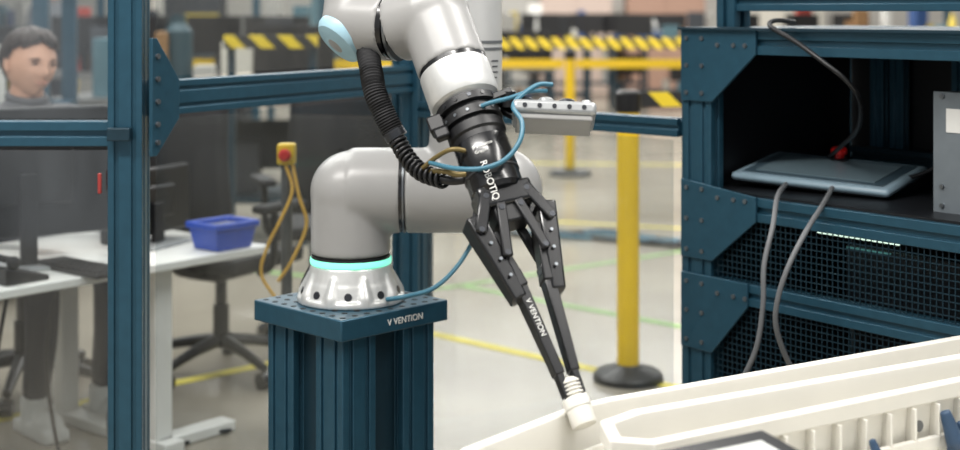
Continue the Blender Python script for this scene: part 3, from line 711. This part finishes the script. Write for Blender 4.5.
# ================= BACKGROUND EQUIPMENT =================
cols=[(170,168,162),(60,64,70),(160,60,50),(50,80,130),(200,196,184),(140,106,70),(34,36,40),(80,112,122),(190,170,70),(100,100,98),(215,215,210),(44,46,50),(30,60,70)]
CM=[M('clutter_%d'%i,c,.6) for i,c in enumerate(cols)]
def bench(loc,w,d_,h,yaw=0,n=14,tall=.4,top=None,frame=None,seed=0,shelf=True,name='cluttered_workbench',pal=None):
    r=random.Random(seed); b=root(name,(loc[0],loc[1],0),yaw=yaw); frame=frame or TEALD; pal=pal or CM
    box(b,'top',(0,0,h-.02),(w,d_,.04),top or WHT)
    for sx in (-1,1):
        for sy in (-1,1): box(b,'leg',(sx*(w/2-.05),sy*(d_/2-.05),(h-.04)/2),(.05,.05,h-.04),frame)
    if shelf: box(b,'shelf',(0,0,.25),(w-.06,d_-.1,.03),frame)
    for i in range(n):
        bw,bd,bh=r.uniform(.06,.28),r.uniform(.1,.25),r.uniform(.06,tall)
        on=r.random()<.72; z=h if on else .265
        if not on: bh=min(bh,h-.35)
        x_=r.uniform(-w/2+.2,w/2-.2); y_=r.uniform(-d_/2+.15,d_/2-.15)
        k=r.random()
        if k<.5: box(b,'carton',(x_,y_,z+bh/2),(bw,bd,bh),r.choice(pal),yaw=r.uniform(-.3,.3),bevel=.005)
        elif k<.78: lathe(b,'canister',[(bw*.3,0),(bw*.3,bh*.8),(bw*.15,bh*.9),(bw*.15,bh),(0,bh)],(x_,y_,z),r.choice(pal),n=20)
        else:
            box(b,'display',(x_,y_,z+.28),(.5,.03,.3),BLK,yaw=r.uniform(-.4,.4)); box(b,'display_stand',(x_,y_,z+.07),(.06,.06,.14),BLK)
    return b
def frame_machine(loc,w,d_,h,yaw=0,seed=0,name='machine_enclosure',fm=None,body=None):
    r=random.Random(seed); b=root(name,(loc[0],loc[1],0),yaw=yaw); fm=fm or TEAL
    for sx in (-1,1):
        for sy in (-1,1): box(b,'post',(sx*(w/2),sy*(d_/2),h/2),(.07,.07,h),fm)
    for z in (.1,h*.5,h-.04):
        for sy in (-1,1): box(b,'rail',(0,sy*d_/2,z),(w-.07,.06,.07),fm)
        for sx in (-1,1): box(b,'rail_side',(sx*w/2,0,z),(.06,d_-.07,.07),fm)
    box(b,'cabinet',(0,0,h*.26),(w*.8,d_*.8,h*.42),body or CM[9],bevel=.01)
    for i in range(5): box(b,'module',(r.uniform(-w*.3,w*.3),r.uniform(-d_*.2,d_*.2),h*.5+r.uniform(.12,.25)),(r.uniform(.1,.35),.2,r.uniform(.15,.4)),r.choice(CM))
    return b
def cabinet(loc,w,d_,h,mat,yaw=0,name='storage_cabinet'):
    b=root(name,(loc[0],loc[1],0),yaw=yaw)
    box(b,'carcass',(0,0,h/2),(w,d_,h),mat,bevel=.01)
    for s in (-1,1):
        box(b,'door',(s*w/4,-d_/2-.008,h/2+.02),(w/2-.01,.015,h-.1),mat,bevel=.004); box(b,'handle',(s*.03,-d_/2-.03,h*.55),(.015,.02,.15),STEEL)
    return b
DP=[CM[i] for i in (1,5,6,7,9,11,0,6,2,12,4)]
bench((-3.6,8.3),1.7,.75,.85,.1,18,.45,seed=1,top=CM[9],pal=DP)
bench((-1.75,8.6),1.6,.75,.85,-.1,20,.5,seed=2,top=CM[9],pal=DP)
bench((-5.0,10.6),2.0,.8,.9,0,16,.6,seed=3,pal=DP)
bench((-2.3,11.0),2.2,.8,.9,.05,22,.6,seed=4,pal=DP,top=CM[9])
frame_machine((-3.1,14.9),1.6,1.0,1.9,seed=5,body=CM[11])
frame_machine((-1.0,17.5),1.8,1.2,2.0,seed=6,body=CM[11])
bench((.3,19.0),2.4,.8,.9,0,24,.55,seed=7,top=CM[0])
bench((2.9,19.6),2.2,.8,.9,0,26,.5,seed=8,top=CM[4])
bench((1.5,21.8),2.2,.8,.9,0,22,.7,seed=21,top=CM[4])
bench((5.3,19.2),2.2,.8,.9,0,18,.6,seed=9)
bench((.35,16.8),1.1,.6,.7,0,12,.35,seed=22,top=CM[9])
cabinet((.2,23.6),1.2,.6,2.0,CM[0]); cabinet((1.6,23.6),1.2,.6,2.0,M('beige_cab',(195,176,164))); cabinet((3.1,23.6),1.3,.6,1.9,M('tan_cab',(165,132,114)))
cabinet((-2.2,23.5),1.2,.6,1.9,CM[7]); cabinet((5.0,23.5),1.4,.6,2.0,CM[4]); cabinet((-5,23.5),1.4,.6,2.0,CM[1])
frame_machine((7.4,18.6),2.0,1.2,1.9,seed=12)
bench((5.2,14.0),2.4,.8,.95,0,18,.55,seed=13)
bench((-7.6,15.5),2.4,.8,.9,0,20,.7,seed=14,pal=DP)
cabinet((-4.9,18.3),1.4,.6,1.9,CM[0]); frame_machine((-7.2,20.5),2,1.2,2.2,seed=15,body=CM[6])
frame_machine((-2.55,6.9),.9,.7,1.75,yaw=.1,seed=16,body=CM[6])
rc=root('roof_column'); box(rc,'shaft',(-1.62,20.3,2.2),(.3,.3,4.4),M('column_paint',(205,205,202))); box(rc,'guard',(-1.62,20.3,.6),(.36,.36,1.2),YEL)
# ================= LIGHT =================
wd=bpy.data.worlds.new('world'); scene.world=wd; wd.use_nodes=True
bg=wd.node_tree.nodes['Background']; bg.inputs[0].default_value=(.94,.97,1,1); bg.inputs[1].default_value=.56
def area(name,loc,sx,sy,pw,rot=(0,0,0),col=(1,1,1)):
    l=bpy.data.lights.new(name,'AREA'); l.shape='RECTANGLE'; l.size=sx; l.size_y=sy; l.energy=pw; l.color=col
    o=bpy.data.objects.new(name,l); scene.collection.objects.link(o); o.location=loc; o.rotation_euler=rot; return o
area('added_overhead_a',(-1.5,1.2,3.8),3.5,.4,190,(math.radians(15),0,0),(1,.97,.93))  # unseen overhead lamp, added to light the robot and its metal
area('added_overhead_b',(1.8,2.6,3.8),.4,4,130,(0,math.radians(10),0),(1,.97,.93))  # unseen lamp added above the rack side
area('added_overhead_c',(-2,8,4.2),6,1,330,col=(1,.97,.92)); area('added_overhead_d',(2,13,4.2),8,1,560,col=(1,.97,.92)); area('added_overhead_e',(0,20,4.2),10,1,620,col=(1,.97,.93))  # lamps added over the background, none of them seen
area('added_overhead_f',(-2.2,5.0,4.0),2.5,.6,100,col=(1,.97,.92))  # unseen lamp added above the desk area
# ================= CAMERA =================
cd=bpy.data.cameras.new('camera'); co=bpy.data.objects.new('camera',cd); scene.collection.objects.link(co)
co.location=(0,0,1.37); co.rotation_euler=(math.radians(90),0,0)
cd.sensor_width=36; cd.lens=52.5; cd.shift_y=-214/960
cd.dof.use_dof=True; cd.dof.focus_distance=2.6; cd.dof.aperture_fstop=2.8
scene.camera=co
